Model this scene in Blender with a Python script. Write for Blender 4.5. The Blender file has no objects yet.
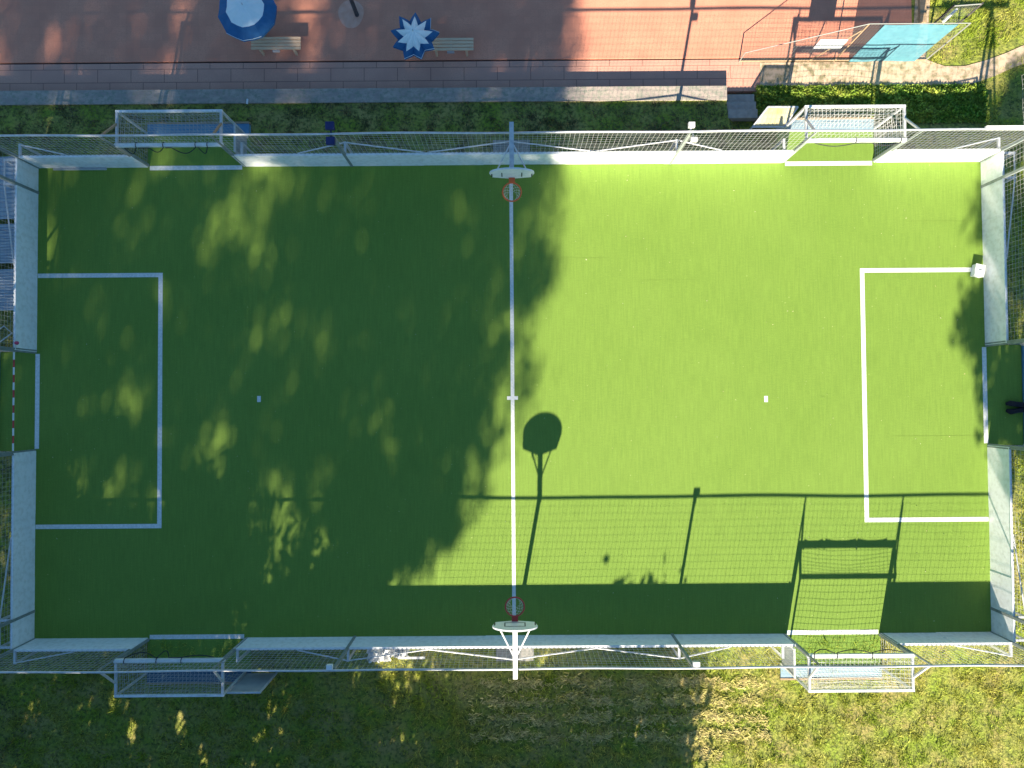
import bpy, math, random
import numpy as np
from mathutils import Vector, Matrix, Euler

random.seed(11)
RNG = np.random.default_rng(11)
SC = bpy.context.scene
COL = SC.collection

# ------------------------------------------------------------------ camera
F, H, ROLL = 683.0, 22.6, math.radians(-0.4)
TILT = math.atan(16 / F)
cam_d = bpy.data.cameras.new('camera')
cam = bpy.data.objects.new('camera', cam_d)
COL.objects.link(cam)
cam.location = (0, 0, H)
cam.rotation_euler = (TILT, 0, ROLL)
cam_d.sensor_width = 36
cam_d.lens = 36 * F / 1024
cam_d.clip_start = 0.1
cam_d.clip_end = 2000
SC.camera = cam
RM = Euler((TILT, 0, ROLL)).to_matrix()


def P(px, py, z=0.0):
    d = RM @ Vector(((px - 512) / F, (384 - py) / F, -1))
    k = (z - H) / d.z
    return Vector((d.x * k, d.y * k, z))


# ------------------------------------------------------------------ materials
def nd(nt, typ, **kw):
    n = nt.nodes.new(typ)
    for k, v in kw.items():
        setattr(n, k, v)
    return n


def mat(name, base, rough=0.6, metal=0.0, var=None, scale=6.0, detail=5.0, bump=0.0, bscale=60.0, spec=0.4,
        stretch=None, fine=None, fscale=80.0, island=0.0, trans=0.0):
    """principled material: base colour mixed with `var` by noise, optional finer noise colour, island variation, bump"""
    m = bpy.data.materials.new(name)
    m.use_nodes = True
    nt = m.node_tree
    b = nt.nodes['Principled BSDF']
    b.inputs['Roughness'].default_value = rough
    b.inputs['Metallic'].default_value = metal
    b.inputs['Specular IOR Level'].default_value = spec
    tc = nd(nt, 'ShaderNodeTexCoord')
    mp = nd(nt, 'ShaderNodeMapping')
    nt.links.new(tc.outputs['Object'], mp.inputs[0])
    if stretch:
        mp.inputs['Scale'].default_value = stretch
    col = None
    if var:
        n = nd(nt, 'ShaderNodeTexNoise')
        n.inputs['Scale'].default_value = scale
        n.inputs['Detail'].default_value = detail
        nt.links.new(mp.outputs[0], n.inputs['Vector'])
        r = nd(nt, 'ShaderNodeValToRGB')
        r.color_ramp.elements[0].position = 0.36
        r.color_ramp.elements[1].position = 0.64
        r.color_ramp.elements[0].color = (*base, 1)
        r.color_ramp.elements[1].color = (*var, 1)
        nt.links.new(n.outputs['Fac'], r.inputs[0])
        col = r.outputs[0]
    else:
        rgb = nd(nt, 'ShaderNodeRGB')
        rgb.outputs[0].default_value = (*base, 1)
        col = rgb.outputs[0]
    if fine:
        n2 = nd(nt, 'ShaderNodeTexNoise')
        n2.inputs['Scale'].default_value = fscale
        n2.inputs['Detail'].default_value = 3
        nt.links.new(tc.outputs['Object'], n2.inputs['Vector'])
        r2 = nd(nt, 'ShaderNodeValToRGB')
        r2.color_ramp.elements[0].position = 0.45
        r2.color_ramp.elements[1].position = 0.68
        r2.color_ramp.elements[0].color = (0, 0, 0, 1)
        r2.color_ramp.elements[1].color = (1, 1, 1, 1)
        nt.links.new(n2.outputs['Fac'], r2.inputs[0])
        mx = nd(nt, 'ShaderNodeMix', data_type='RGBA')
        nt.links.new(r2.outputs[0], mx.inputs[0])
        nt.links.new(col, mx.inputs[6])
        mx.inputs[7].default_value = (*fine, 1)
        col = mx.outputs[2]
    if island:
        g = nd(nt, 'ShaderNodeNewGeometry')
        mr = nd(nt, 'ShaderNodeMapRange')
        mr.inputs[3].default_value = 1 - island
        mr.inputs[4].default_value = 1 + island
        nt.links.new(g.outputs['Random Per Island'], mr.inputs[0])
        hs = nd(nt, 'ShaderNodeHueSaturation')
        nt.links.new(mr.outputs[0], hs.inputs['Value'])
        nt.links.new(col, hs.inputs['Color'])
        col = hs.outputs[0]
    nt.links.new(col, b.inputs['Base Color'])
    if bump:
        nb = nd(nt, 'ShaderNodeTexNoise')
        nb.inputs['Scale'].default_value = bscale
        nb.inputs['Detail'].default_value = 4
        nt.links.new(tc.outputs['Object'], nb.inputs['Vector'])
        bp = nd(nt, 'ShaderNodeBump')
        bp.inputs['Strength'].default_value = bump
        bp.inputs['Distance'].default_value = 0.05
        nt.links.new(nb.outputs['Fac'], bp.inputs['Height'])
        nt.links.new(bp.outputs[0], b.inputs['Normal'])
    if trans:
        tr = nd(nt, 'ShaderNodeBsdfTranslucent')
        nt.links.new(col, tr.inputs[0])
        ms = nd(nt, 'ShaderNodeMixShader')
        ms.inputs[0].default_value = trans
        nt.links.new(b.outputs[0], ms.inputs[1])
        nt.links.new(tr.outputs[0], ms.inputs[2])
        nt.links.new(ms.outputs[0], nt.nodes['Material Output'].inputs[0])
    return m


def turf_material():
    m = bpy.data.materials.new('artificial_turf')
    m.use_nodes = True
    nt = m.node_tree
    b = nt.nodes['Principled BSDF']
    b.inputs['Roughness'].default_value = 0.75
    b.inputs['Specular IOR Level'].default_value = 0.25
    tc = nd(nt, 'ShaderNodeTexCoord')

    def noise(scale, detail, stretch=(1, 1, 1)):
        mp = nd(nt, 'ShaderNodeMapping')
        mp.inputs['Scale'].default_value = stretch
        nt.links.new(tc.outputs['Object'], mp.inputs[0])
        n = nd(nt, 'ShaderNodeTexNoise')
        n.inputs['Scale'].default_value = scale
        n.inputs['Detail'].default_value = detail
        nt.links.new(mp.outputs[0], n.inputs['Vector'])
        return n.outputs['Fac']

    def mix(fac, a, c, blend='MIX'):
        x = nd(nt, 'ShaderNodeMix', data_type='RGBA', blend_type=blend)
        if isinstance(fac, float):
            x.inputs[0].default_value = fac
        else:
            nt.links.new(fac, x.inputs[0])
        for i, v in ((6, a), (7, c)):
            if isinstance(v, tuple):
                x.inputs[i].default_value = (*v, 1)
            else:
                nt.links.new(v, x.inputs[i])
        return x.outputs[2]

    def ramp(v, a, c, lo=(0, 0, 0), hi=(1, 1, 1)):
        r = nd(nt, 'ShaderNodeValToRGB')
        r.color_ramp.elements[0].position = a
        r.color_ramp.elements[1].position = c
        r.color_ramp.elements[0].color = (*lo, 1)
        r.color_ramp.elements[1].color = (*hi, 1)
        nt.links.new(v, r.inputs[0])
        return r.outputs[0]
    base = mix(ramp(noise(0.25, 4), 0.35, 0.65), TURF_A, TURF_B)
    # combed fibre: fine vertical streaks and a fine speckle
    base = mix(ramp(noise(9, 3, (2.2, 0.14, 1)), 0.35, 0.7, (0.90,) * 3, (1.07,) * 3), base, base)
    s1 = ramp(noise(9, 3, (2.2, 0.14, 1)), 0.35, 0.7, (0.92,) * 3, (1.06,) * 3)
    base = mix(1.0, base, s1, 'MULTIPLY')
    s2 = ramp(noise(55, 2), 0.3, 0.7, (0.80,) * 3, (1.16,) * 3)
    base = mix(1.0, base, s2, 'MULTIPLY')
    s3 = ramp(noise(17, 2, (0.25, 2.0, 1)), 0.35, 0.7, (0.95,) * 3, (1.04,) * 3)
    base = mix(1.0, base, s3, 'MULTIPLY')
    # worn patches
    s4 = ramp(noise(1.1, 6), 0.42, 0.75, (1.0,) * 3, (0.95, 0.965, 0.95))
    base = mix(1.0, base, s4, 'MULTIPLY')
    # pale infill crumbs
    v = nd(nt, 'ShaderNodeTexVoronoi')
    v.inputs['Scale'].default_value = 2.3
    nt.links.new(tc.outputs['Object'], v.inputs['Vector'])
    base = mix(ramp(v.outputs['Distance'], 0.028, 0.05, (0.5,) * 3, (0,) * 3), base, (0.45, 0.5, 0.2))
    nt.links.new(base, b.inputs['Base Color'])
    bp = nd(nt, 'ShaderNodeBump')
    bp.inputs['Strength'].default_value = 0.5
    bp.inputs['Distance'].default_value = 0.02
    nt.links.new(noise(70, 3), bp.inputs['Height'])
    nt.links.new(bp.outputs[0], b.inputs['Normal'])
    return m


TURF_A = (0.170, 0.278, 0.042)
TURF_B = (0.180, 0.289, 0.046)
M = {}
M['turf'] = turf_material()
M['indigo'] = mat('indigo_box', (0.02, 0.025, 0.11), 0.5, var=(0.03, 0.035, 0.13), scale=6)
M['line'] = mat('line_paint', (0.80, 0.81, 0.79), 0.8, var=(0.66, 0.68, 0.64), scale=14, bump=0.3, bscale=70)
M['grass'] = mat('grass_soil', (0.22, 0.29, 0.03), 0.95, var=(0.33, 0.28, 0.09), scale=1.1, detail=9, fine=(0.09, 0.11, 0.025), fscale=9,
                 bump=0.8, bscale=14)
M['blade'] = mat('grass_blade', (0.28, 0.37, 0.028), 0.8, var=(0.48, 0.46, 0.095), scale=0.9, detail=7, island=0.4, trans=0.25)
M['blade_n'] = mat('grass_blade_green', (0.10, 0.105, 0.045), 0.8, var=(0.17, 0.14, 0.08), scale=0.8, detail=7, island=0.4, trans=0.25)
M['straw'] = mat('dry_straw', (0.56, 0.46, 0.19), 0.9, var=(0.40, 0.37, 0.10), scale=3, island=0.35)
M['leaf'] = mat('tree_leaf', (0.045, 0.085, 0.018), 0.65, var=(0.075, 0.12, 0.025), scale=0.6, island=0.4, trans=0.15)
M['ivy'] = mat('hedge_leaf', (0.15, 0.29, 0.03), 0.6, var=(0.34, 0.40, 0.06), scale=1.6, island=0.45, trans=0.2)
M['bark'] = mat('bark', (0.10, 0.075, 0.05), 0.95, var=(0.05, 0.038, 0.028), scale=6, stretch=(3, 3, 0.5), bump=0.8, bscale=14)
M['board'] = mat('white_board', (0.84, 0.85, 0.87), 0.5, var=(0.79, 0.81, 0.83), scale=1.7, detail=8, fine=(0.70, 0.71, 0.71), fscale=7)
M['cap'] = mat('board_cap', (0.42, 0.43, 0.44), 0.55, var=(0.30, 0.31, 0.33), scale=24, stretch=(1, 1, 0.3))
M['galv'] = mat('galvanised_steel', (0.62, 0.63, 0.64), 0.5, 0.25, var=(0.50, 0.51, 0.53), scale=9)
M['post'] = mat('weathered_post', (0.27, 0.30, 0.29), 0.6, 0.1, var=(0.20, 0.23, 0.22), scale=5)
M['white_metal'] = mat('white_painted_metal', (0.78, 0.79, 0.80), 0.4, var=(0.68, 0.69, 0.70), scale=8)
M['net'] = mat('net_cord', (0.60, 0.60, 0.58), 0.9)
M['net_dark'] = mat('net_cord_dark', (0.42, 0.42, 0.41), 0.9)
M['rope'] = mat('dark_rope', (0.03, 0.03, 0.035), 0.9)
M['blue'] = mat('blue_plank', (0.09, 0.23, 0.38), 0.6, var=(0.13, 0.28, 0.42), scale=4)
M['bluescreen'] = mat('light_blue_screen', (0.11, 0.31, 0.39), 0.8, var=(0.13, 0.34, 0.42), scale=2.5, fine=(0.10, 0.28, 0.36), fscale=6)
def see_through(m, f):                                     # open weave: part of the light passes
    nt = m.node_tree
    out = nt.nodes['Material Output']
    t = nd(nt, 'ShaderNodeBsdfTransparent')
    x = nd(nt, 'ShaderNodeMixShader')
    x.inputs[0].default_value = f
    nt.links.new(nt.nodes['Principled BSDF'].outputs[0], x.inputs[1])
    nt.links.new(t.outputs[0], x.inputs[2])
    nt.links.new(x.outputs[0], out.inputs[0])


M['cream'] = mat('cream_panel', (0.72, 0.68, 0.50), 0.6, var=(0.66, 0.55, 0.24), scale=1.6, detail=6)
see_through(M['bluescreen'], .36)
see_through(M['cream'], .45)
M['timber'] = mat('bare_timber', (0.40, 0.29, 0.18), 0.85, var=(0.30, 0.21, 0.13), scale=8, stretch=(0.4, 5, 5))
M['bench'] = mat('bench_timber', (0.80, 0.55, 0.36), 0.7, var=(0.66, 0.45, 0.29), scale=8, stretch=(0.5, 6, 6))
M['concrete'] = mat('concrete', (0.37, 0.35, 0.32), 0.9, var=(0.27, 0.26, 0.25), scale=2.5, detail=9, fine=(0.22, 0.22, 0.2), fscale=14, bump=0.2, bscale=40)
M['kerb'] = mat('old_concrete_kerb', (0.43, 0.36, 0.31), 0.9, var=(0.32, 0.265, 0.24), scale=2.2, detail=9, stretch=(1, 3, 1), fine=(0.24, 0.25, 0.20), fscale=9, bump=0.2, bscale=40)
M['stair'] = mat('stair_slab', (0.42, 0.36, 0.32), 0.9, var=(0.33, 0.29, 0.26), scale=6, bump=0.2)
M['path'] = mat('gravel_path', (0.62, 0.46, 0.33), 0.95, var=(0.54, 0.40, 0.28), scale=3, detail=9, fine=(0.24, 0.21, 0.12), fscale=5, bump=0.35, bscale=60)
M['darkred'] = mat('dark_red_court', (0.26, 0.085, 0.055), 0.85, var=(0.22, 0.07, 0.045), scale=2, fine=(0.2, 0.07, 0.05), fscale=20)
M['orange'] = mat('orange_rim', (0.75, 0.13, 0.035), 0.45, var=(0.65, 0.12, 0.04), scale=10)
M['red'] = mat('red_rim', (0.55, 0.055, 0.05), 0.45, var=(0.45, 0.05, 0.045), scale=10)
M['black'] = mat('black_paint', (0.02, 0.02, 0.022), 0.6)
M['greyp'] = mat('grey_panel', (0.33, 0.36, 0.38), 0.6, var=(0.26, 0.29, 0.31), scale=2.5, detail=6)
M['pblue'] = mat('parasol_blue', (0.02, 0.11, 0.26), 0.8, var=(0.025, 0.13, 0.30), scale=5)
M['pwhite'] = mat('parasol_pale', (0.72, 0.80, 0.82), 0.8, var=(0.78, 0.84, 0.86), scale=4)
M['pole'] = mat('dark_pole', (0.06, 0.055, 0.06), 0.7, var=(0.09, 0.08, 0.085), scale=9)
M['plastic'] = mat('white_plastic', (0.80, 0.80, 0.80), 0.35, var=(0.72, 0.73, 0.75), scale=5)
M['sheet'] = mat('corrugated_sheet', (0.34, 0.40, 0.47), 0.55, 0.2, var=(0.24, 0.29, 0.36), scale=3, stretch=(1, 7, 1))
M['slab'] = mat('grey_slab', (0.42, 0.44, 0.45), 0.8, var=(0.36, 0.38, 0.39), scale=6)
M['cloth'] = mat('dark_cloth', (0.014, 0.014, 0.022), 0.95, var=(0.022, 0.02, 0.03), scale=10, bump=0.5, bscale=20)
M['wire'] = mat('fence_wire', (0.30, 0.31, 0.29), 0.6, 0.2)


def brick_mat(name, c1, c2, mortar, sx, sy, msize=0.008, offset=0.5, var=None, rough=0.9):
    m = mat(name, c1, rough, var=var or c2, scale=1.2, detail=8, fine=c2, fscale=26, bump=0.15, bscale=60)
    nt = m.node_tree
    b = nt.nodes['Principled BSDF']
    src = b.inputs['Base Color'].links[0].from_socket
    br = nd(nt, 'ShaderNodeTexBrick', offset=offset)
    tc = nd(nt, 'ShaderNodeTexCoord')
    nt.links.new(tc.outputs['Object'], br.inputs['Vector'])
    br.inputs['Scale'].default_value = 1
    br.inputs['Brick Width'].default_value = sx
    br.inputs['Row Height'].default_value = sy
    br.inputs['Mortar Size'].default_value = msize
    br.inputs['Color1'].default_value = (1, 1, 1, 1)
    br.inputs['Color2'].default_value = (0.93, 0.94, 0.95, 1)
    br.inputs['Mortar'].default_value = (*mortar, 1)
    mx = nd(nt, 'ShaderNodeMix', data_type='RGBA', blend_type='MULTIPLY')
    mx.inputs[0].default_value = 1
    nt.links.new(src, mx.inputs[6])
    nt.links.new(br.outputs['Color'], mx.inputs[7])
    nt.links.new(mx.outputs[2], b.inputs['Base Color'])
    return m


M['court'] = brick_mat('red_court_tiles', (0.74, 0.31, 0.20), (0.65, 0.255, 0.165), (0.92, 0.91, 0.91), 0.25, 0.25, 0.006, 0.0)
M['paving'] = brick_mat('pink_paving', (0.66, 0.34, 0.25), (0.57, 0.29, 0.22), (0.5, 0.48, 0.48), 1.15, 0.46, 0.012, 0.37)


# ------------------------------------------------------------------ mesh builder
class MB:
    def __init__(self, mx=None):
        self.v, self.f, self.mx = [], [], mx

    def add(self, vs, fs):
        o = len(self.v)
        for p in vs:
            p = Vector(p)
            self.v.append(self.mx @ p if self.mx else p)
        self.f += [tuple(i + o for i in f) for f in fs]
        return self

    def box(self, a, b):
        x0, y0, z0 = a
        x1, y1, z1 = b
        return self.add([(x0, y0, z0), (x1, y0, z0), (x1, y1, z0), (x0, y1, z0), (x0, y0, z1), (x1, y0, z1), (x1, y1, z1), (x0, y1, z1)],
                        [(0, 3, 2, 1), (4, 5, 6, 7), (0, 1, 5, 4), (1, 2, 6, 5), (2, 3, 7, 6), (3, 0, 4, 7)])

    def tube(self, pts, r, n=8, caps=True):
        pts = [Vector(p) for p in pts]
        rs = r if isinstance(r, (list, tuple)) else [r] * len(pts)
        rings = []
        for i, p in enumerate(pts):
            t = (pts[min(i + 1, len(pts) - 1)] - pts[max(i - 1, 0)])
            if t.length < 1e-9:
                t = Vector((0, 0, 1))
            t.normalize()
            up = Vector((0, 0, 1)) if abs(t.z) < 0.95 else Vector((1, 0, 0))
            a = t.cross(up).normalized()
            c = t.cross(a)
            ph = math.pi / n
            rings.append([p + (a * math.cos(2 * math.pi * k / n + ph) + c * math.sin(2 * math.pi * k / n + ph)) * rs[i] for k in range(n)])
        vs = [q for rg in rings for q in rg]
        fs = []
        for i in range(len(pts) - 1):
            for k in range(n):
                k2 = (k + 1) % n
                fs.append((i * n + k, i * n + k2, (i + 1) * n + k2, (i + 1) * n + k))
        if caps and n > 2:
            fs.append(tuple(range(n - 1, -1, -1)))
            fs.append(tuple((len(pts) - 1) * n + k for k in range(n)))
        return self.add(vs, fs)

    def bar(self, p0, p1, w):                       # square bar
        return self.tube([p0, p1], w * 0.7071, 4)

    def torus(self, c, R, r, n=28, k=8):
        c = Vector(c)
        vs, fs = [], []
        for i in range(n):
            a = 2 * math.pi * i / n
            for j in range(k):
                b = 2 * math.pi * j / k
                vs.append(c + Vector(((R + r * math.cos(b)) * math.cos(a), (R + r * math.cos(b)) * math.sin(a), r * math.sin(b))))
        for i in range(n):
            for j in range(k):
                fs.append((i * k + j, ((i + 1) % n) * k + j, ((i + 1) % n) * k + (j + 1) % k, i * k + (j + 1) % k))
        return self.add(vs, fs)

    def prism(self, outline, t0, t1, to3):          # outline of (u,w) extruded from t0 to t1; to3(u,w,t)
        n = len(outline)
        vs = [to3(u, w, t0) for u, w in outline] + [to3(u, w, t1) for u, w in outline]
        fs = [tuple(range(n)), tuple(range(2 * n - 1, n - 1, -1))]
        for i in range(n):
            j = (i + 1) % n
            fs.append((i, i + n, j + n, j))
        return self.add(vs, fs)

    def net(self, o, u, v, cell=0.14, r=0.0045, sag=0.0, jit=0.006, n=3, bow=None, thin=1.0):
        """square net spanning the parallelogram o, o+u, o+v"""
        o, u, v = Vector(o), Vector(u), Vector(v)
        nrm = u.cross(v).normalized()
        if bow is None:
            bow = Vector((0, 0, -1))
        nu, nv = max(2, round(u.length / cell)), max(2, round(v.length / cell))
        su, sv = 6 if u.length > 1 else 3, 6 if v.length > 1 else 3

        def pt(a, b):
            w = math.sin(math.pi * min(max(a, 0), 1)) * math.sin(math.pi * min(max(b, 0), 1))
            return o + u * a + v * b + bow * (sag * w) + nrm * (0.012 * math.sin(a * 23 + b * 11))
        for i in range(nu + 1):
            a = i / nu
            j = random.uniform(-jit, jit) / u.length
            self.tube([pt(a + j * (0 < k < sv), k / sv) for k in range(sv + 1)], r, n, False)
        seg = max(su, int(u.length / 0.9))
        for i in range(nv + 1):
            b = i / nv
            j = random.uniform(-jit, jit) / v.length
            self.tube([pt(k / seg, b + j * (0 < k < seg)) for k in range(seg + 1)], r * thin, n, False)
        return self

    def build(self, name, m, parent=None, smooth=False):
        me = bpy.data.meshes.new(name)
        off = Vector((0, 0, 0))
        if parent is not None:
            off = world_loc(parent)
        me.from_pydata([tuple(p - off) for p in self.v], [], self.f)
        me.update()
        if smooth:
            for p in me.polygons:
                p.use_smooth = True
        me.materials.append(m)
        o = bpy.data.objects.new(name, me)
        COL.objects.link(o)
        if parent is not None:
            o.parent = parent
        return o


def world_loc(o):
    v = Vector(o.location)
    while o.parent:
        o = o.parent
        v += Vector(o.location)
    return v


def tag(o, label, cat, group=None, kind=None):
    o['label'] = label
    o['category'] = cat
    if group:
        o['group'] = group
    if kind:
        o['kind'] = kind
    return o


def thing(name, loc, label, cat, group=None):
    o = bpy.data.objects.new(name, None)
    o.empty_display_size = 0.3
    COL.objects.link(o)
    o.location = loc
    return tag(o, label, cat, group)


def struct(name, mb, m):
    o = mb.build(name, m)
    o['kind'] = 'structure'
    return o


def npmesh(name, verts, quads, m, parent=None, tri=False):
    k = 3 if tri else 4
    me = bpy.data.meshes.new(name)
    off = np.array(world_loc(parent)) if parent is not None else np.zeros(3)
    verts = (verts - off).astype(np.float32)
    me.vertices.add(len(verts))
    me.vertices.foreach_set('co', verts.ravel())
    me.loops.add(quads.size)
    me.loops.foreach_set('vertex_index', quads.astype(np.int32).ravel())
    me.polygons.add(len(quads))
    me.polygons.foreach_set('loop_start', (np.arange(len(quads)) * k).astype(np.int32))
    me.update(calc_edges=True)
    me.materials.append(m)
    o = bpy.data.objects.new(name, me)
    COL.objects.link(o)
    if parent is not None:
        o.parent = parent
    return o


def leaves(name, centres, size, m, parent=None, flat=0.0, elong=1.0):
    """one small folded leaf quad at each centre, random facing"""
    n = len(centres)
    a = RNG.normal(size=(n, 3))
    a[:, 2] *= (1 - flat)
    a /= np.linalg.norm(a, axis=1)[:, None]
    b = RNG.normal(size=(n, 3))
    b -= a * (a * b).sum(1)[:, None]
    b /= np.linalg.norm(b, axis=1)[:, None]
    s = size * RNG.uniform(0.65, 1.35, (n, 1))
    c = np.cross(a, b)
    v = np.stack([centres + a * s * elong, centres + b * s * 0.55 + c * s * 0.12, centres - a * s * elong, centres - b * s * 0.55 + c * s * 0.12], 1).reshape(-1, 3)
    return npmesh(name, v, np.arange(4 * n).reshape(n, 4), m, parent)


# ------------------------------------------------------------------ world light
SLOPE = Vector((0.298, 1.645, -1.0))
EL = math.atan(1 / math.hypot(SLOPE.x, SLOPE.y))
w = bpy.data.worlds.new('World')
SC.world = w
w.use_nodes = True
nt = w.node_tree
bg = nt.nodes['Background']
sky = nd(nt, 'ShaderNodeTexSky', sky_type='NISHITA')
sky.sun_disc = False
sky.sun_elevation = EL
sky.sun_rotation = math.atan2(-SLOPE.x, -SLOPE.y)
sky.air_density = 1.0
sky.dust_density = 0.4
sky.ozone_density = 1.5
tint = nd(nt, 'ShaderNodeMix', data_type='RGBA', blend_type='MULTIPLY')   # camera balanced for the warm sun: the sky reads bluer
tint.inputs[0].default_value = 1
nt.links.new(sky.outputs[0], tint.inputs[6])
tint.inputs[7].default_value = (0.66, 1.02, 1.18, 1)
nt.links.new(tint.outputs[2], bg.inputs[0])
bg.inputs[1].default_value = 0.05
sd = bpy.data.lights.new('sun', 'SUN')
sd.energy = 5.0
sd.angle = math.radians(0.55)
sd.color = (1.0, 0.89, 0.70)
so = bpy.data.objects.new('sun', sd)
COL.objects.link(so)
so.rotation_euler = SLOPE.to_track_quat('-Z', 'Y').to_euler()
so.location = (-10, -60, 40)
vs = SC.view_settings
vs.view_transform = 'Standard'
vs.look = 'None'
vs.exposure = 1.55
vs.gamma = 1
vs.use_curve_mapping = False

# ------------------------------------------------------------------ setting
X0, X1, Y0, Y1 = -15.72, 15.67, -7.71, 7.83
KY0, KY1, KX1 = P(400, 102, -.27).y, P(400, 88, -.27).y, P(727, 95, -.27).x
TZ = -0.72                                                 # terrace level


STY = P(742, 118.5, -.3).y


def ground_z(x, y):
    if KX1 + .01 < x < KX1 + 1.05 and y > STY:
        return -0.95
    if y > Y1 + 0.25:
        t = (y - Y1 - 0.25)
        if x <= KX1 + 0.02:
            return -0.03 - 0.30 * min(1, t / (KY0 - Y1 - 0.25)) if y < KY0 + 0.1 else -0.95
        return -0.03 - 0.70 * min(1, max(0, t / 1.9)) if y < 10.6 or x > 13.6 else -0.9
    return -0.03


gx = sorted(set([-300, -120, -60, -35, 35, 60, 120, 300] + [round(-24 + .4 * i, 3) for i in range(121)] + [KX1 + .005, KX1 + .015, KX1 + 1.045, KX1 + 1.055]))
gy = sorted(set([-300, -120, -60, -40, 40, 60, 120, 300] + [round(-22 + .4 * i, 3) for i in range(110)] + [KY0 + .09, KY0 + .11, Y1 + .25, STY, STY + .005]))
g = MB()
vv = [(x, y, ground_z(x, y) + (0.02 * math.sin(x * 1.3) * math.cos(y * 1.7) if abs(x) < 30 and (y < Y0 - 1 or x > X1 + .5) else 0)) for y in gy for x in gx]
nx = len(gx)
g.add(vv, [(j * nx + i, j * nx + i + 1, (j + 1) * nx + i + 1, (j + 1) * nx + i) for j in range(len(gy) - 1) for i in range(nx - 1)])
struct('grass_ground', g, M['grass'])

# goal openings: (rotation, centre on the field edge, half width, open side in local x)
GOALS = [
    (0, Vector((-10.48, Y1, 0)), 1.60, +1),
    (0, Vector((10.61, Y1, 0)), 1.51, -1),
    (180, Vector((-10.39, Y0, 0)), 1.61, -1),
    (180, Vector((10.465, Y0, 0)), 1.56, +1),
    (90, Vector((X0, 0.065, 0)), 1.63, 0),
    (-90, Vector((X1, 0.055, 0)), 1.65, 0),
]
tb = MB()
tb.box((X0 - .06, Y0 - .06, -0.2), (X1 + .06, Y1 + .06, 0.0))
for rot, c, hw, op in GOALS:
    mx = Matrix.Translation(c) @ Matrix.Rotation(math.radians(rot), 4, 'Z')
    tb.mx = mx
    ex = 0.17
    tb.box((-hw - (ex if op < 0 else 0), 0.062, -0.2), (hw + (ex if op > 0 else 0), 1.08 if op else 1.22, -0.001))
tb.mx = None
struct('artificial_turf', tb, M['turf'])

# painted markings (sheets 4 mm above the turf)
mk = MB()


def rect(mb, x0, y0, x1, y1, z=0.004):
    mb.add([(x0, y0, z), (x1, y0, z), (x1, y1, z), (x0, y1, z)], [(0, 1, 2, 3)])


LW = 0.072
cx = 0.02
rect(mk, cx - .06, Y0 + .02, cx + .06, Y1 - .02)
for sgn, xw, xi, ya, yb in ((-1, X0, P(160, 400).x, P(160, 526).y, P(160, 275).y), (1, X1, P(864.5, 400).x, P(866, 520).y, P(863, 270.5).y)):
    rect(mk, xi - LW, ya - LW, xi + LW, yb + LW)
    for yy in (ya, yb):
        a, b = (xw, xi - LW) if sgn < 0 else (xi + LW, xw)
        rect(mk, a, yy - LW, b, yy + LW)
for px in (259, 766):
    p = P(px, 399)
    rect(mk, p.x - .06, p.y - .10, p.x + .06, p.y + .10)
p = P(512.5, 398)
rect(mk, p.x - .18, p.y - .06, cx - .06, p.y + .06)
rect(mk, cx + .06, p.y - .06, p.x + .18, p.y + .06)
for rot, c, hw, op in GOALS:
    mk.mx = Matrix.Translation(c) @ Matrix.Rotation(math.radians(rot), 4, 'Z')
    rect(mk, -hw + .06, -.09, hw - .06, .055)
mk.mx = None
struct('pitch_markings', mk, M['line'])
# seams between the turf rolls: shallow dark grooves in the carpet
sm = MB()
for px0, px1, py in ((905, 984, 221), (545, 610, 258), (640, 700, 280), (890, 984, 436)):
    a, b = P(px0, py), P(px1, py - 0.4)
    sm.add([(a.x, a.y - .004, .003), (b.x, b.y - .004, .003), (b.x, b.y + .004, .003), (a.x, a.y + .004, .003)], [(0, 1, 2, 3)])
struct('turf_seams', sm, mat('turf_seam', (0.15, 0.235, 0.035), 0.9))

# terrace, paving, kerb wall, stairs, path
CT = P(400, 61, TZ).y                                       # line between the red court and the paving
t = MB()
cxr = P(912, 30, TZ).x
t.box((-40, CT + .03, TZ - .2), (cxr, 42, TZ))
struct('red_court', t, M['court'])
t = MB()
t.box((-40, KY1 + .02, TZ - .2), (P(760, 70, TZ).x, CT - .03, TZ - .003))
struct('paved_walk', t, M['paving'])
t = MB()
t.box((-40, CT - .028, TZ - .2), (P(905, 62, TZ).x, CT + .028, TZ - .05))
struct('drain_slot', t, M['black'])
pts_t = [(760, 62), (850, 62.5), (925, 61), (945, 66), (965, 66), (985, 61), (1005, 52), (1040, 38), (1090, 20)]
pts_b = [(760, 86), (850, 88), (925, 88), (950, 87), (975, 83), (995, 76), (1012, 68), (1045, 56), (1095, 40)]
t = MB()
va = [P(x, y, TZ + .014) for x, y in pts_t]
vb = [P(x, y, TZ + .014) for x, y in pts_b]
va = [Vector((a.x, a.y + random.uniform(-.08, .08), a.z)) for a in va]
n = len(va)
t.add(va + vb, [(i + n, i + n + 1, i + 1, i) for i in range(n - 1)])
struct('gravel_path', t, M['path'])
t = MB()
t.add([P(912, 62, TZ + .012), P(926, 62, TZ + .012), P(934, -60, TZ + .012), P(918, -60, TZ + .012)], [(0, 1, 2, 3)])
struct('sandy_border', t, M['path'])

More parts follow.
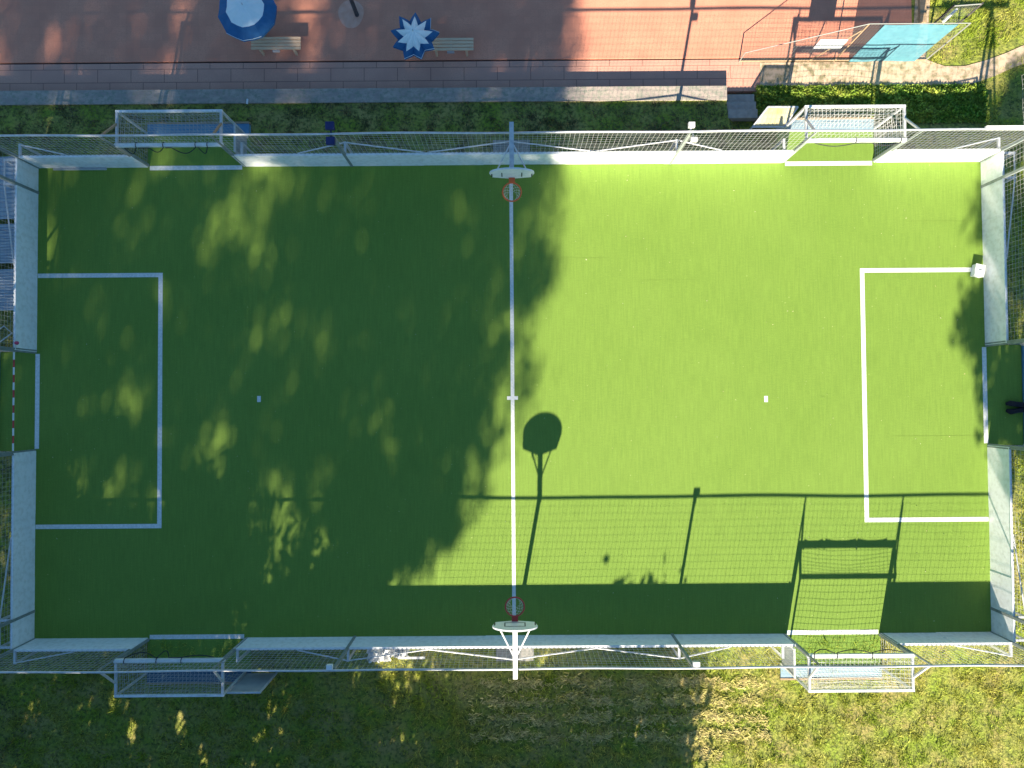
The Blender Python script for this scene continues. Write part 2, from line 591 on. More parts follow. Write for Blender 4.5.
t = MB()
t.box((-40, KY0, -1.0), (KX1, KY1, -.27))
kerb = t.build('low_kerb_wall', M['kerb'])
tag(kerb, 'long low concrete wall edging the grass above the red terrace', 'wall')
st = thing('garden_stairs', (P(742, 105, -.4).x, P(742, 105, -.4).y, TZ), 'short flight of brown slab steps at the end of the low concrete wall', 'stairs')
sx0, sx1 = KX1 + .03, KX1 + 1.02
ys = [P(742, y, -.3).y for y in (118.5, 109.5, 100.5, 91)]
for i, zz in enumerate((-.26, -.39, -.55)):
    b = MB()
    b.box((sx0, ys[i] + .004, TZ - .3), (sx1, ys[i + 1], zz))
    b.build('step', M['stair'], st)

# ------------------------------------------------------------------ boards
BH = 1.0


def board(label, side, a, b, stubs, rng):
    """a rebound board from a to b along its side; stubs = list of (pos, stay_to_minus, stay_to_plus)"""
    if side in 'NS':
        y = Y1 if side == 'N' else Y0
        s = 1 if side == 'N' else -1
        to = lambda u, d, z: Vector((u, y + s * d, z))
    else:
        x = X1 if side == 'E' else X0
        s = 1 if side == 'E' else -1
        to = lambda u, d, z: Vector((x + s * d, u, z))
    c = to((a + b) / 2, 0.03, 0)
    th = thing('rebound_board', c, label, 'board', 'white boards round the pitch')
    mb = MB()
    n = max(1, round((b - a) / 2.0))
    for i in range(n):
        u0, u1 = a + (b - a) * i / n + .002, a + (b - a) * (i + 1) / n - .002
        d = rng.uniform(-.009, .009)
        p, q = to(u0, .012 + d, -.05), to(u1, .048 + d, BH - .03)
        mb.box([min(p[k], q[k]) for k in range(3)], [max(p[k], q[k]) for k in range(3)])
    mb.build('panel', M['board'], th)
    mb = MB()
    p, q = to(a, .004, BH - .029), to(b, .072, BH)
    mb.box([min(p[k], q[k]) for k in range(3)], [max(p[k], q[k]) for k in range(3)])
    cap = mb.build('top_cap', M['board'], th)
    mb = MB()
    zig = []
    u = a + .05
    while u < b - .03:                                   # cord that laces the net to the cap
        zig += [to(u, .085, BH - .03), to(u + .04, .06, BH + .02)]
        u += .14
    mb.tube(zig, .008, 4)
    mb.build('net_lacing', M['cap'], cap)
    for (u, lo, hi) in stubs:
        mb = MB()
        mb.bar(to(u, .075, BH - .06), to(u, .46, BH - .06), .07)
        mb.bar(to(u, .44, BH - .095), to(u, .44, -.05), .06)
        mb.build('brace', M['galv'], th)
        for L in (lo, hi):
            if L:
                mb = MB()
                if abs(L) < 50:
                    mb.tube([to(u + math.copysign(.04, L), .43, BH - .04), to(u + L, .085, BH - .02)], .022, 6)
                else:                                     # runs level to the next stub (given as absolute - 100)
                    mb.tube([to(u, .43, BH - .04), to(L - 100 if L > 0 else L + 100, .43, BH - .04)], .022, 6)
                mb.build('stay', M['galv'], th)
    return th


rg = random.Random(4)
G = GOALS
PX_L, PX_R = P(352, 162).x, P(670, 164).x
PSX_L, PSX_R = P(355, 636).x, P(672, 635).x
board('white board along the top edge in the shaded left corner, beside the grey slab', 'N', X0, G[0][1].x - G[0][2], [(X0 + .05, 0, 1.5)], rg)
board('longest white board along the top edge, under the orange basketball rim', 'N', G[0][1].x + G[0][2], G[1][1].x - G[1][2],
      [(G[0][1].x + G[0][2] + .3, 0, 0), (PX_L, -1.5, 2.55), (0.0, -2.65, 2.65), (PX_R, -2.65, 1.45), (G[1][1].x - G[1][2] - .35, 0, 0)], rg)
board('sunlit white board along the top edge between the hedge side goal and the right corner', 'N', G[1][1].x + G[1][2], X1, [(X1 - .05, -1.5, 0)], rg)
board('shaded white board along the bottom edge between the left corner and the dark goal', 'S', X0, G[2][1].x - G[2][2], [(X0 + .05, 0, 1.9)], rg)
board('longest white board along the bottom edge, under the dark red basketball rim', 'S', G[2][1].x + G[2][2], G[3][1].x - G[3][2],
      [(G[2][1].x + G[2][2] + .1, 0, 0), (PSX_L, -1.6, 2.6), (0.0, -2.75, 2.65), (PSX_R, -2.65, 1.6), (G[3][1].x - G[3][2] - .45, 0, 0)], rg)
board('white board along the bottom edge between the sunlit goal and the right corner', 'S', G[3][1].x + G[3][2], X1, [(X1 - .05, -1.8, 0)], rg)
LY, LYB = P(35, 193).y, P(37, 611).y
RY, RYB = P(985, 187).y, P(988, 608).y
board('shaded white board on the left end above the goal, beside the corrugated sheets', 'W', G[4][1].y + G[4][2], Y1 + .07, [(LY, -2.6, 100 + Y1 - .05), (Y1 - .05, 0, 0)], rg)
board('shaded white board on the left end below the goal with the red and white bar', 'W', Y0 - .07, G[4][1].y - G[4][2], [(LYB, -(100 - Y0 - .05), 2.6), (Y0 + .05, 0, 0)], rg)
board('half tree-shaded white board on the right end, behind the small white box', 'E', G[5][1].y + G[5][2], Y1 + .07, [(RY, -2.6, 100 + Y1 - .05), (Y1 - .05, 0, 0)], rg)
board('white board on the right end below the goal with the dark jacket', 'E', Y0 - .07, G[5][1].y - G[5][2], [(RYB, -(100 - Y0 - .05), 2.6), (Y0 + .05, 0, 0)], rg)

# ------------------------------------------------------------------ fences of net on steel posts
FH_N, FH_S = 2.7, 2.75


def fence(label, side, a, b, posts, plates, netmat, extra=None):
    FH = FH_N if side == 'N' else FH_S
    if side in 'NS':
        y = Y1 + .03 if side == 'N' else Y0 - .03
        to = lambda u, d, z: Vector((u, y + d, z))
    else:
        x = X1 + .03 if side == 'E' else X0 - .03
        to = lambda u, d, z: Vector((x + d, u, z))
    th = thing('net_fence', to((a + b) / 2, 0, 0), label, 'fence', 'net fences above the boards')
    mb = MB()
    n = 40
    mb.tube([to(a + (b - a) * i / n, .012 * math.sin(i * .9), FH + .012 * math.sin(i * .5)) for i in range(n + 1)], .032, 8)
    mb.build('top_rail', M['galv'], th, True)
    gp_ = g_posts(0) + g_posts(1) + g_posts(2) + g_posts(3)
    for u in posts:
        mb = MB()
        near = side in 'EW' and abs(u) < 3 or u in gp_
        mb.bar(to(u, 0, -.1), to(u, 0, FH - .04), .045 if near else .085)
        mb.build('post', M['post'], th)
    for (u, w_, d0, d1, z, m_) in plates:
        mb = MB()
        p, q = to(u - w_ / 2, d0, z), to(u + w_ / 2, d1, z + .12)
        mb.box([min(p[k], q[k]) for k in range(3)], [max(p[k], q[k]) for k in range(3)])
        mb.bar(to(u, (d0 + d1) / 2, z + .06), to(u, 0, FH - .15), .04)
        mb.build('mounting_box', M[m_], th)
    mb = MB()
    gaps = [(g_[1].x, g_[2]) if side in 'NS' else (g_[1].y, g_[2]) for g_ in GOALS if (g_[0] == 0 and side == 'N') or (g_[0] == 180 and side == 'S') or (g_[0] == 90 and side == 'W') or (g_[0] == -90 and side == 'E')]
    u = a
    for gc, gh in sorted(gaps) + [(b + 1, 1)]:
        e = min(b, gc - gh - .05)
        o = to(u, .0, BH + .03)
        mb.net(o, to(e, 0, BH + .03) - o, Vector((0, 0, FH - BH - .06)), .14, .0034, .02, thin=.85)
        if e < b:
            o = to(gc - gh, .0, 1.9)
            mb.net(o, to(gc + gh, 0, 1.9) - o, Vector((0, 0, FH - 1.93)), .14, .0034, .02, thin=.85)
            u = gc + gh + .05
    mb.build('net', netmat, th)
    if extra:
        extra(th, to)
    return th


def g_posts(i):
    return [G[i][1].x - G[i][2] - .05, G[i][1].x + G[i][2] + .05]


def corner_plate(th, to):
    FH = FH_N
    mb = MB()
    mb.bar(to(13.95, .02, FH + .05), to(X1 + .6, .02, FH + .05), .10)
    mb.build('corner_rail_sleeve', M['white_metal'], th)


fence('tall net fence with a level steel rail along the top edge, nearest the red terrace', 'N', X0 - .05, X1 + .05,
      [X0, PX_L, PX_R, X1] + g_posts(0) + g_posts(1),
      [(PX_L, .25, .10, .32, 2.70, 'indigo'), (PX_L, .25, -.32, -.10, 2.62, 'indigo'), (PX_R, .18, .10, .24, 2.68, 'plastic'), (PX_R + .08, .2, -.30, -.18, 2.62, 'galv')], M['net'], corner_plate)
fence('tall net fence with a level steel rail along the bottom edge by the mown grass', 'S', X0 - .05, X1 + .05,
      [X0, PSX_L, PSX_R, X1] + g_posts(2) + g_posts(3),
      [(PSX_L - .1, .17, .02, .16, 2.68, 'plastic'), (PSX_R + .05, .2, .05, .18, 2.7, 'galv')], M['net'])
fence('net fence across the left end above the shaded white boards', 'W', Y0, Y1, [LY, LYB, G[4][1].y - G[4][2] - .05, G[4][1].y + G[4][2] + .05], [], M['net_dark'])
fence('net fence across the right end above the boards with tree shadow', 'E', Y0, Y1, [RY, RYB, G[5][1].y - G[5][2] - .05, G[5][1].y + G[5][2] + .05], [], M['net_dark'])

# ------------------------------------------------------------------ goals
GH, GD0 = 1.80, 1.12
GLAB = [
    'small shaded goal with grey net in the top edge near the blue parasols',
    'small sunlit goal with white net in the top edge beside the hedge',
    'small goal with net in deep tree shade in the bottom edge',
    'small sunlit goal in the bottom edge, its frame shadow on the turf',
    'goal in the left end with a red and white bar across it',
    'goal in the right end, dappled by tree shadow with a jacket inside',
]


def goal(i, rot, c, hw, op):
    mx = Matrix.Translation(c) @ Matrix.Rotation(math.radians(rot), 4, 'Z')
    th = thing('football_goal', c, GLAB[i], 'goal', 'small goals set into the boards')
    FH = FH_N if rot == 0 else FH_S
    GD = GD0 if op else GD0 + .12
    for s in (-1, 1):
        MB(mx).bar((s * hw, .07, -.05), (s * hw, .07, GH - .055), .09).build('post', M['post'], th)
        MB(mx).bar((s * hw, .145, GH), (s * hw, GD - .04, GH), .07).build('side_rail', M['galv'], th)
        MB(mx).bar((s * hw, GD, GH - .045), (s * hw, GD, -.1), .06).build('back_post', M['galv'], th)
        MB(mx).bar((s * (hw + .06), .06, FH - .15), (s * (hw + .01), .72, GH + .03), .055).build('brace', M['timber' if i in (0,) else 'galv'], th)
    MB(mx).bar((-hw - .06, .07, GH), (hw + .06, .07, GH), .10).build('crossbar', M['white_metal'], th)
    MB(mx).bar((-hw - .04, GD, GH), (hw + .04, GD, GH), .07).build('back_bar', M['white_metal'], th)
    nb = MB(mx)
    nb.net((-hw, .14, GH + .03), (2 * hw, 0, 0), (0, GD - .14, 0), .125, .0047, .10)
    nb.net((-hw, GD + .03, .05), (2 * hw, 0, 0), (0, 0, GH - .08), .125, .0047, .10, bow=mx.to_3x3().inverted() @ (mx.to_3x3() @ Vector((0, 1, 0))))
    for s in (-1, 1):
        if s != op:
            nb.net((s * (hw + .02), .14, .05), (0, GD - .14, 0), (0, 0, GH - .08), .125, .0047, .05, bow=Vector((s, 0, 0)))
    nb.build('net', M['net'] if i in (1, 3) else M['net_dark'], th)  # sunlit goals get paler cord, the rest darker: light put into the colour
    # loose dark lacing that hangs in loops from the crossbar
    rr = random.Random(i * 7 + 1)
    u = -hw + .25
    rb, rope = MB(mx), []
    while u < hw - .35 and op:
        L = rr.uniform(.25, 1.0) if not (i == 1) else 1.25
        L = min(L, hw - .15 - u)
        dp = rr.uniform(.05, .16)
        yo = -.015
        for k in range(9):
            a = k / 8
            rope.append((u + L * a, yo - dp * .9 * math.sin(math.pi * a) - .01, GH + .04 - dp * 1.1 * math.sin(math.pi * a)))
        for k in range(8):                                   # a turn round the bar
            a = k / 8 * 2 * math.pi
            rope.append((u + L + .004 * k, .07 - .088 * math.cos(a), GH + .088 * math.sin(a)))
        u += L + rr.uniform(.05, .5)
    if op:
        rb.tube(rope, .014, 5)
        rb.build('lacing', M['rope'], th)
    return th, mx


for i, (rot, c, hw, op) in enumerate(GOALS):
    th, mx = goal(i, rot, c, hw, op)
    # blue toe plank with its timber edging behind the alcove
    names = ['shaded blue plank on the ground behind the goal near the parasols', 'pale sunlit blue plank on the ground behind the goal by the hedge',
             'dark blue plank on the grass behind the goal in deep shade', 'sunlit pale blue plank on the grass behind the bottom goal',
             'blue plank behind the goal in the left end', 'blue plank behind the goal in the right end']
    sh = .18
    a0, a1 = -hw - (sh if op < 0 else 0), hw + (sh if op > 0 else 0)
    pk = thing('kick_plank', mx @ Vector((0, 1.3, 0)), names[i], 'plank', 'blue planks behind the goals')
    pm = mat('sunlit_blue_plank', (0.27, 0.37, 0.44), 0.6, var=(0.21, 0.31, 0.38), scale=4, stretch=(.4, 4, 4)) if i in (1, 3) else (mat('shaded_blue_plank', (0.045, 0.10, 0.17), 0.6, var=(0.06, 0.12, 0.19), scale=4) if i == 2 else M['blue'])  # sun and deep shade put into the colour
    e_ = 0 if op else .14
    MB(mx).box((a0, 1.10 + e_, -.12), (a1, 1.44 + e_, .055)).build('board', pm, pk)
    MB(mx).box((a0 - .02, 1.443 + e_, -.12), (a1 + .02, 1.50 + e_, .075)).build('edging', M['timber'], pk)
    # open access panel standing beside the alcove
    if op:
        gl = {0: 'brownish access panel standing beside the shaded top goal', 1: 'cream access panel raised on short legs beside the goal by the hedge',
              2: 'grey access panel standing beside the dark bottom goal', 3: 'pale see-through access panel beside the sunlit bottom goal'}[i]
        s = op
        gp = thing('access_panel', mx @ Vector((s * (hw + .5), 1.2, 0)), gl, 'panel', 'access panels beside the goals')
        g0, g1, gz = (s * (hw + .02), s * (hw + 1.0), 1.5)
        ly = 1.17
        if i == 0:
            g0, g1, gz = s * (hw + .05), s * (hw + .12), 1.1
        if i == 3:
            g0, g1, gz = s * (hw + .04), s * (hw + .14), 1.1
        lo, hi = min(g0, g1), max(g0, g1)
        if i == 1:
            b0, b1, t0_, t1_ = P(752.5, 127, .30), P(784, 127, .30), P(768, 107, .46), P(798, 107, .46)
            nn = (b1 - b0).cross(t0_ - b0).normalized() * .03
            ins = lambda a_, b_, f_: a_ + (b_ - a_) * f_
            qs = [ins(b0, t1_, .03), ins(b1, t0_, .03), ins(t1_, b0, .03), ins(t0_, b1, .03)]
            MB().add(qs + [q_ - nn for q_ in qs], [(0, 1, 2, 3), (7, 6, 5, 4), (0, 4, 5, 1), (1, 5, 6, 2), (2, 6, 7, 3), (3, 7, 4, 0)]).build('sheet', M['cream'], gp)
            fr = MB()
            for p_ in (b0, b1, t0_, t1_):
                fr.bar(p_ - Vector((0, 0, .02)), Vector((p_.x, p_.y, -.6)), .04)
            for p_, q_ in ((b0, t0_), (b1, t1_), (t0_, t1_), (b0, b1)):
                fr.bar(p_, q_, .045)
            fr.build('frame', M['galv'], gp)
        elif i == 2:
            MB(mx).box((lo + .03, ly, .10), (hi - .03, ly + .03, gz - .03)).build('sheet', M['cream'] if i == 1 else M['greyp'], gp)
            fr = MB(mx)
            fr.bar((lo, ly + .015, -.1), (lo, ly + .015, gz), .05)
            fr.bar((hi, ly + .015, -.1), (hi, ly + .015, gz), .05)
            fr.bar((lo + .026, ly + .015, gz - .025), (hi - .026, ly + .015, gz - .025), .05)
            fr.bar((lo + .026, ly + .015, .08), (hi - .026, ly + .015, .08), .04)
            fr.build('frame', M['galv'], gp)
        else:
            # folded against the end of the board: seen edge-on
            fr = MB(mx)
            fr.bar((hi, .15, -.1), (hi, .15, gz), .05)
            fr.bar((hi, 1.0, -.1), (hi, 1.0, gz), .05)
            fr.bar((hi, .18, gz - .03), (hi, .97, gz - .03), .05)
            fr.build('frame', M['white_metal' if i == 3 else 'galv'], gp)
            MB(mx).box((hi - .012, .18, .1), (hi + .012, .97, gz - .06)).build('sheet', M['greyp'], gp)

# red and white barrier bar across the left goal
hw4 = GOALS[4][2]
yb0, yb1 = GOALS[4][1].y - hw4 + .07, GOALS[4][1].y + hw4 - .07
xb = P(13.5, 400, 1.03).x
bb = thing('barrier_bar', (xb, .06, 1.03), 'thin red and white striped bar spanning the goal in the left end', 'bar')
r_, w_ = MB(), MB()
for k in range(13):
    a, b = yb0 + (yb1 - yb0) * k / 13, yb0 + (yb1 - yb0) * (k + 1) / 13
    (r_ if k % 2 else w_).tube([(xb, a, 1.03), (xb, b, 1.03)], .026, 8)
w_.build('bar', M['white_metal'], bb)
r_.build('red_stripes', M['red'], bb)

# ------------------------------------------------------------------ basketball hoops


def hoop(label, s, rimmat):
    """s=+1 at the top edge, -1 at the bottom edge"""
    yw = Y1 if s > 0 else Y0
    yp = yw + s * .16                                     # pole, just behind the board
    yb = yw - s * 1.36                                    # face of the backboard
    x = 0.04
    th = thing('basketball_hoop', (x, yp, 0), label, 'basketball hoop', 'basketball hoops on the halfway line')
    MB().bar((x, yp, -.1), (x, yp, 2.78), .115).build('pole', M['galv'], th)
    m = MB()
    m.bar((x, yp + s * .10, 2.84), (x, yb + s * .09, 2.98), .13)
    m.build('arm', M['galv' if s > 0 else 'white_metal'], th)
    for k in (-1, 1):
        MB().tube([(x + k * .05, yb + s * .95, 2.92), (x + k * .46, yb + s * .06, 3.14)], .022, 6).build('strut', M['white_metal' if s < 0 else 'galv'], th)
    # fan-shaped backboard: pointed bottom, straight sides, round top
    out = [(0, 2.76), (.56, 2.90), (.64, 3.22)]
    for k in range(1, 12):
        a = math.pi * k / 12
        out.append((.64 * math.cos(a), 3.22 + .40 * math.sin(a)))
    out += [(-.64, 3.22), (-.56, 2.90)]
    bb_ = MB().prism(out, 0, .045, lambda u, w, t: Vector((x + u, yb + s * t, w))).build('backboard', M['white_metal'], th)
    q = MB()
    for (u0, u1, z0, z1) in ((-.30, -.27, 2.96, 3.30), (.27, .30, 2.96, 3.30), (-.27, .27, 3.27, 3.30), (-.27, .27, 2.96, 2.99))[:2 if s > 0 else 4]:
        q.box((x + u0, min(yb - s * .004, yb - s * .002), z0), (x + u1, max(yb - s * .004, yb - s * .002), z1))
    for k in (-1, 1):
        q.box((x + k * .575 - .018, min(yb - s * .004, yb - s * .002), 2.95), (x + k * .575 + .018, max(yb - s * .004, yb - s * .002), 3.2))
    q.build('target_square', M['black'], bb_)
    rz = 2.86
    rc = (x, yb - s * .42, rz)
    r = MB()
    r.torus(rc, .27, .022, 32, 8)
    r.box((x - .09, min(yb - s * .005, yb - s * .15), rz - .06), (x + .09, max(yb - s * .005, yb - s * .15), rz + .025))
    r_o = r.build('rim', rimmat, th, False)
    nb = MB()
    for k in range(12):
        for d in (-1, 1):
            pts = []
            for j in range(6):
                f = j / 5
                a = 2 * math.pi * (k + d * j * .5) / 12
                R = .255 * (1 - f) + .13 * f + .015 * math.sin(f * 3)
                pts.append((rc[0] + R * math.cos(a), rc[1] + R * math.sin(a), rz - .02 - .38 * f))
            nb.tube(pts, .0045, 4)
    nb.build('net', M['net'], r_o)
    pad = MB()
    pad.box((x - .62, min(yw + s * .09, yw + s * .86), -.1), (x + .62, max(yw + s * .09, yw + s * .86), -.012))
    o = pad.build('concrete_pad', M['concrete'])
    tag(o, 'grey concrete footing under the pole of the %s basketball hoop' % ('top' if s > 0 else 'bottom'), 'footing', 'concrete footings of the hoops')


hoop('basketball hoop with bright orange rim over the top end of the halfway line', 1, M['orange'])
hoop('basketball hoop with dark red rim over the bottom end of the halfway line', -1, M['red'])

# ------------------------------------------------------------------ benches, parasols, pole


def bench(label, pxa, pxb, pyf):
    z = TZ
    a, b = P(pxa, pyf, z + .45), P(pxb, pyf, z + .45)
    L = b.x - a.x
    c = Vector(((a.x + b.x) / 2, a.y + .22, z))
    th = thing('park_bench', c, label, 'bench', 'wooden benches on the red terrace')
    for k in range(4):
        y = a.y + .006 + k * .112
        MB().box((a.x, y, z + .415), (b.x, y + .085, z + .45)).build('slat', M['bench'], th)
    for s in (-1, 1):
        lx = c.x + s * L * .34
        f = MB()
        f.bar((lx, a.y + .05, z), (lx, a.y + .07, z + .38), .075)
        f.bar((lx, a.y + .40, z), (lx, a.y + .37, z + .38), .075)
        f.box((lx - .035, a.y + .02, z + .375), (lx + .035, a.y + .42, z + .413))
        f.build('leg_frame', M['bench'], th)
    f = MB()
    f.box((c.x - .03, a.y + .01, z + .385), (c.x + .03, a.y + .42, z + .413))
    f.box((c.x - .14, a.y - .03, z + .30), (c.x + .10, a.y + .02, z + .375))
    f.build('centre_bracket', M['galv'], th)


bench('slatted wooden bench partly under the open round blue parasol', 251, 300.5, 49.5)
bench('slatted wooden bench beside the half-closed star shaped parasol', 428.5, 473.5, 50.5)


def parasol(label, px, py, star):
    ztop = TZ + (1.5 if star else 1.75)
    c = P(px, py, ztop - .15)
    th = thing('parasol', (c.x, c.y, TZ), label, 'parasol', 'blue and white parasols on the red terrace')
    MB().tube([(c.x, c.y, TZ), (c.x, c.y, ztop + .06)], .022, 8).build('pole', M['galv'], th)
    MB().tube([(c.x, c.y, TZ), (c.x, c.y, TZ + .07), (c.x, c.y, TZ + .10)], [.16, .16, .05], 20).build('base', M['concrete'], th)
    N = 9 if star else 10
    ph = .12 if star else .2
    sub = 4
    # canopy of N gores; the points carry the ribs
    def ring(f, R, drop, pinch):
        out = []
        for i in range(N * sub):
            t = i / sub
            d = abs((t % 1) - .5) * 2                        # 1 on the rib, 0 mid-gore
            rr = R * (1 - pinch * (1 - d ** 1.3)) if star else R * (math.cos(math.pi / N) / math.cos((t % 1 - .5) * 2 * math.pi / N))
            a = 2 * math.pi * t / N + ph
            wob = 1 + .03 * math.sin(3 * a + 1) * (1 if star else .3)
            zz = ztop - drop - (0.10 * (1 - d) * f if star else .03 * (1 - d) * f)
            out.append(Vector((c.x + rr * wob * math.cos(a), c.y + rr * wob * math.sin(a), zz)))
        return out
    R1, R2 = (.60, .80) if star else (.63, .97)
    rings = [ring(.3, R1 * .35, .05, .25), ring(.7, R1 * .7, .13, .36), ring(1, R1, .21, .42)]
    n = N * sub
    v = [Vector((c.x, c.y, ztop))] + [p for r in rings for p in r]
    fs = [(0, 1 + k, 1 + (k + 1) % n) for k in range(n)]
    for j in range(2):
        for k in range(n):
            k2 = (k + 1) % n
            fs.append((1 + j * n + k, 1 + (j + 1) * n + k, 1 + (j + 1) * n + k2, 1 + j * n + k2))
    can = MB().add(v, fs).build('canopy', M['pwhite'], th)
    ra, rb_ = rings[2], ring(1, R2, .21 + (R2 - R1) * .5, .30)
    rc_ = [Vector((p.x * .997 + c.x * .003, p.y * .997 + c.y * .003, p.z - .10)) for p in rb_]
    v = ra + rb_ + rc_
    fs = []
    for j in range(2):
        for k in range(n):
            k2 = (k + 1) % n
            fs.append((j * n + k, (j + 1) * n + k, (j + 1) * n + k2, j * n + k2))
    MB().add(v, fs).build('blue_border', M['pblue'], th)
    e = MB()
    for k in ((0, 1) if not star else (0, 2, 4)):            # pale hem showing along some gores
        k0 = int(N * (.68 + .09 * k)) % N
        seg = [rb_[(k0 * sub + q) % n] + Vector((0, 0, .006)) for q in range(sub + 1)]
        e.tube([p + (p - c).normalized() * .008 for p in seg], .008, 4)
    e.build('hem', M['pwhite'], th)
    for k in range(N):
        MB().tube([(c.x, c.y, ztop - .05), rb_[k * sub] - Vector((0, 0, .03))], .007, 4).build('rib', M['galv'], th)


parasol('open round parasol with pale blue centre and dark blue border', 244, 7, False)
parasol('half-closed parasol drooping into a nine-pointed blue and white star', 413.5, 33, True)

c = P(357, 15, TZ)
pl = thing('dark_pole', c, 'slim dark pole on a pale round base between the two parasols', 'pole')
MB().tube([c, c + Vector((0.02, 0, 2.0)), c + Vector((.05, .02, 3.6))], [.075, .062, .05], 10).build('shaft', M['pole'], pl)
MB().tube([c + Vector((.05, .02, 3.6)), c + Vector((.05, .02, 3.66)), c + Vector((.05, .02, 3.85))], [.06, .17, .12], 12).build('lamp_head', M['pole'], pl)
t = MB()
cc = P(351, 14, TZ)
out = [(cc.x + .44 * math.cos(a) * (1 + .06 * math.sin(3 * a)), cc.y + .5 * math.sin(a)) for a in [2 * math.pi * k / 26 for k in range(26)]]
t.add([(x, y, TZ + .004) for x, y in out], [tuple(range(26))])
t.build('base_patch', mat('pale_patch', (0.74, 0.40, 0.30), 0.9, var=(0.70, 0.34, 0.24), scale=5), pl)

# ------------------------------------------------------------------ mesh fence with blue screen
fy = P(800, 61.5, TZ).y
xa, xm, xe = P(739, 61.5, TZ).x, P(834, 61.5, TZ).x, P(925, 61, TZ).x
za, zm = TZ + .62, TZ + 2.35
mf = thing('mesh_fence', ((xa + xe) / 2, fy, TZ), 'see-through wire mesh fence with sloping top and a light blue screen beside the gravel path', 'fence')


def topz(x):
    return za + (zm - za) * min(1, max(0, (x - xa) / (xm - xa)))


f = MB()
f.tube([(xa, fy, za), (xm, fy, zm)], .014, 6)
f.tube([(xm, fy, zm), (xe, fy, zm)], .014, 6)
f.build('top_rail', M['wire'], mf)
MB().tube([(xa, fy, TZ + .06), (xe, fy, TZ + .06)], .026, 6).build('bottom_rail', M['timber'], mf)
for x, zz in ((xa, za), (xm, zm), (xe, zm)):
    MB().tube([(x, fy, TZ - .1), (x, fy, zz)], .022, 6).build('post', M['timber' if x == xm else 'wire'], mf)
MB().tube([(xm - .9, fy, TZ), (xm - .05, fy, zm - .4)], .02, 6).build('brace', M['timber'], mf)
f = MB()
x = xa
while x < xe:
    f.tube([(x, fy, TZ + .05), (x, fy, topz(x))], .0028, 3, False)
    x += .10
zz = TZ + .12
while zz < zm:
    xs = xa if zz < za else xa + (xm - xa) * (zz - za) / (zm - za)
    f.tube([(xs, fy, zz), (xe, fy, zz)], .0028, 3, False)
    zz += .10
f.build('wire_mesh', M['wire'], mf)
bx0, bx1 = P(848, 62, TZ).x, P(914, 62, TZ).x
s_ = MB()
nsg = 14
for i in range(nsg):                                       # a slightly billowing screen
    a, b = i / nsg, (i + 1) / nsg
    ya, yb2 = fy - .035 - .012 * math.sin(a * 9), fy - .035 - .012 * math.sin(b * 9)
    p0, p1 = bx0 + (bx1 - bx0) * a, bx0 + (bx1 - bx0) * b
    s_.add([(p0, ya, TZ + .04), (p1, yb2, TZ + .04), (p1, yb2, zm - .02), (p0, ya, zm - .02), (p0, ya + .012, TZ + .04), (p1, yb2 + .012, TZ + .04), (p1, yb2 + .012, zm - .02), (p0, ya + .012, zm - .02)],
           [(0, 1, 2, 3), (7, 6, 5, 4), (3, 2, 6, 7), (1, 0, 4, 5)])
s_.build('blue_screen', M['bluescreen'], mf)
wa = P(812, 49.5, TZ + .8)
ws = MB()
ws.box((P(811, 49.5, TZ + .8).x, fy - .05, TZ + .92), (P(838, 49.5, TZ + .8).x, fy - .03, TZ + 1.50))
sg = ws.build('white_sign', M['plastic'])
tag(sg, 'blank white sign fixed to the wire mesh fence left of the blue screen', 'sign')

# lower railing and white pole in the upper right grass
rp = [P(x, y, TZ) for x, y in ((931, 26), (958, 24))]
rl = thing('wire_panel', ((rp[0] + rp[1]) / 2), 'short wire panel with dark posts at the top right behind the blue screen', 'fence')
for q in rp:
    MB().tube([q + Vector((0, 0, -.1)), q + Vector((0, 0, 1.25))], .03, 6).build('post', M['pole'], rl)
f = MB()
d = rp[1] - rp[0]
f.tube([rp[0] + Vector((0, 0, 1.2)), rp[1] + Vector((0, 0, 1.2))], .02, 6)
f.net(rp[0] + Vector((0, 0, .05)), d, Vector((0, 0, 1.15)), .09, .003, 0)
f.build('wire_mesh', M['wire'], rl)
a, b = P(943, 22, TZ + .1), P(957, 9, TZ + .25)
o = MB().tube([a, b], .05, 8).build('white_pole', M['white_metal'])
tag(o, 'short white pole lying on the grass at the top right', 'pole')
a, b = P(918, 24, TZ), P(922, -20, TZ)
o = MB().box((a.x, a.y, TZ - .05), (a.x + .22, b.y, TZ + .14)).build('timber_beam', M['timber'])
tag(o, 'brown timber beam edging the red court at the top right', 'beam')

# ------------------------------------------------------------------ small things
a = P(977.5, 271, .1)
wb = thing('white_box', (a.x, a.y, 0), 'small white box sitting askew on the right penalty area line', 'box')
mxr = Matrix.Translation((a.x, a.y, 0)) @ Matrix.Rotation(math.radians(-12), 4, 'Z')
MB(mxr).box((-.15, -.19, .006), (.15, .19, .20)).build('body', M['plastic'], wb)
MB(mxr).box((-.16, -.20, .20), (.16, .20, .225)).build('lid', M['plastic'], wb)
MB(mxr).box((-.05, -.012, .226), (.05, .012, .25)).build('handle', M['galv'], wb)

a, b = P(54, 170.5), P(107, 166)
o = MB().box((a.x, a.y, .004), (b.x, Y1 - .012, .05)).build('grey_slab', M['slab'])
tag(o, 'flat grey slab on the turf against the board in the top left corner', 'slab')

# crumpled white sheets on the grass behind the bottom board
ct = P(389, 657, .05)
sh_ = thing('plastic_sheet', (ct.x, ct.y, 0), 'crumpled white plastic sheet on the grass behind the bottom board', 'sheet')


